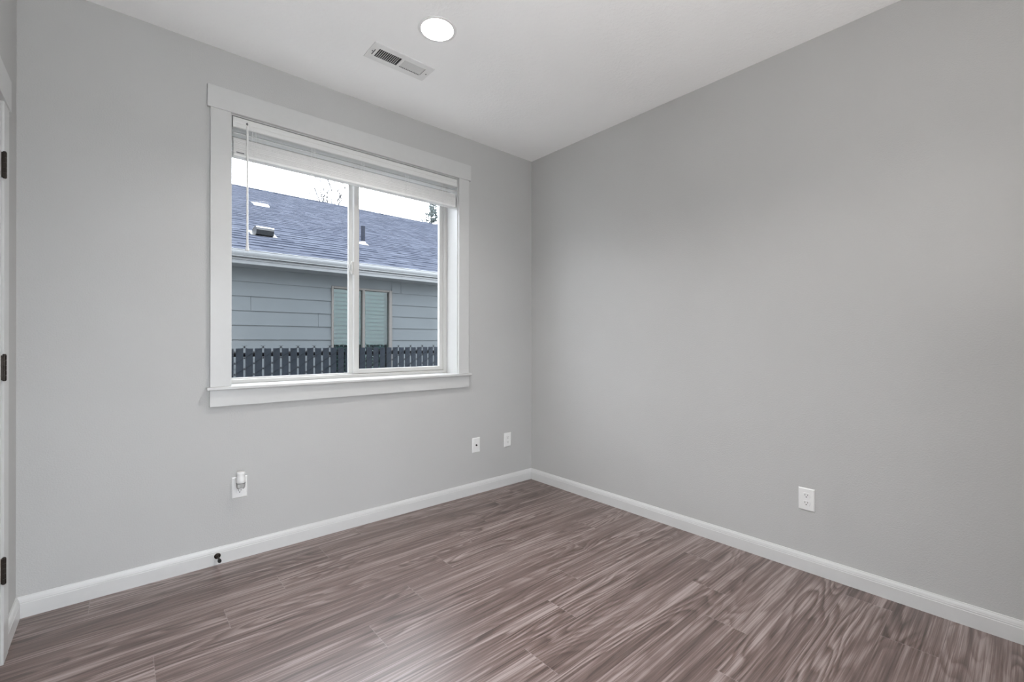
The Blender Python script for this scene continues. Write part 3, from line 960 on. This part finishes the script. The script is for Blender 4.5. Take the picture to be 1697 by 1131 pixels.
hpart(MB().box(NWX0, NWX1, HY + 0.16, HY + 0.17, NWZ0, NWZ1), 'window_backing', M['dark_room'], hwin)

# leafless tree beyond the roof: stems and twigs in one mesh
def bare_tree():
    random.seed(21)
    mb = MB()
    def grow(p, d, ln, r, depth):
        n = 4
        pts, rr = [p], [r]
        for k in range(n):
            d = (d + Vector((random.uniform(-.16, .16), random.uniform(-.1, .1), random.uniform(-.02, .10)))).normalized()
            p = p + d * ln / n
            pts.append(p)
            rr.append(max(0.010, r * (1 - 0.5 * (k + 1) / n)))
        mb.tube(pts, rr, 6)
        if depth == 0:
            return
        for k in range(5):
            s = random.choice((-1, 1))
            base_ = pts[random.randint(2, n)]
            nd = (d + Vector((random.uniform(.2, .55) * s, random.uniform(-.3, .3), random.uniform(.1, .4)))).normalized()
            grow(base_, nd, ln * random.uniform(.22, .36), max(0.008, rr[-1] * .8), depth - 1)
    root = Vector((3.85, 16, GZ))
    mb.tube([root, root + Vector((0.02, 0, 2.8)), root + Vector((0, 0, 5.75))], [0.17, 0.13, 0.10], 10)
    top = root + Vector((0, 0, 5.75))
    for dx, ln, r in ((-0.27, 2.75, .034), (-0.19, 2.65, .030), (-0.10, 2.5, .030), (0.0, 2.55, .034), (0.10, 2.45, .030), (0.20, 2.45, .030), (0.27, 2.35, .026)):
        d = Vector((dx, random.uniform(-.1, .1), 1)).normalized()
        grow(top - Vector((0, 0, 0.3)), d, ln, r, 2)
    return mb
bt = tag(empty('bare_tree', (3.85, 16, GZ)), 'leafless tree whose twigs rise above the roof ridge', 'tree')
o = bare_tree().build('branches', M['bark'])
o.parent = bt
o.matrix_parent_inverse = Matrix.Translation((-3.85, -16, -GZ))

def conifer():
    random.seed(5)
    tk, fo = MB(), MB()
    b = Vector((8.52, 16, GZ))
    hgt = 8.55
    tk.tube([b, b + Vector((0.03, 0, 3)), b + Vector((-0.03, 0, 6)), b + Vector((0, 0, hgt))], [0.20, 0.13, 0.06, 0.012], 8)
    z_ = 1.2
    while z_ < hgt - 0.05:
        reach = 0.10 + 0.42 * (hgt - z_) ** 0.72
        for k in range(5 if z_ > 5 else 4):
            a = random.uniform(0, 2 * math.pi)
            ln = reach * random.uniform(0.45, 1.0)
            c, s = math.cos(a), math.sin(a)
            p0 = b + Vector((0, 0, z_))
            pts = [p0 + Vector((c * ln * t, s * ln * t, ln * (0.05 * t + 0.38 * t * t))) for t in (0, .35, .7, 1)]
            tk.tube(pts, [0.016, 0.012, 0.009, 0.005], 4)
            n = max(8, int(ln * 90))
            for j in range(n):
                t = 0.25 + 0.75 * (j + random.random()) / n
                q = p0 + Vector((c * ln * t, s * ln * t, ln * (0.05 * t + 0.38 * t * t)))
                dv = Vector((c * .4 + random.uniform(-.8, .8), s * .4 + random.uniform(-.8, .8), random.uniform(-.5, .7))).normalized()
                wv = dv.cross(Vector((random.uniform(-1, 1), random.uniform(-1, 1), 1))).normalized() * 0.024
                e = q + dv * random.uniform(.09, .18)
                fo.quad(q - wv * .4, q + dv * .05 - wv, e, q + dv * .05 + wv)
        z_ += 0.13 if z_ > 5 else 0.3
    return tk, fo
ct = tag(empty('conifer_tree', (8.52, 16, GZ)), 'thin evergreen treetop standing beyond the right end of the roof', 'tree')
tk, fo = conifer()
for mb, nm, mt in ((tk, 'trunk', M['bark']), (fo, 'foliage', M['needle'])):
    o = mb.build(nm, mt)
    o.parent = ct
    o.matrix_parent_inverse = Matrix.Translation((-8.52, -16, -GZ))
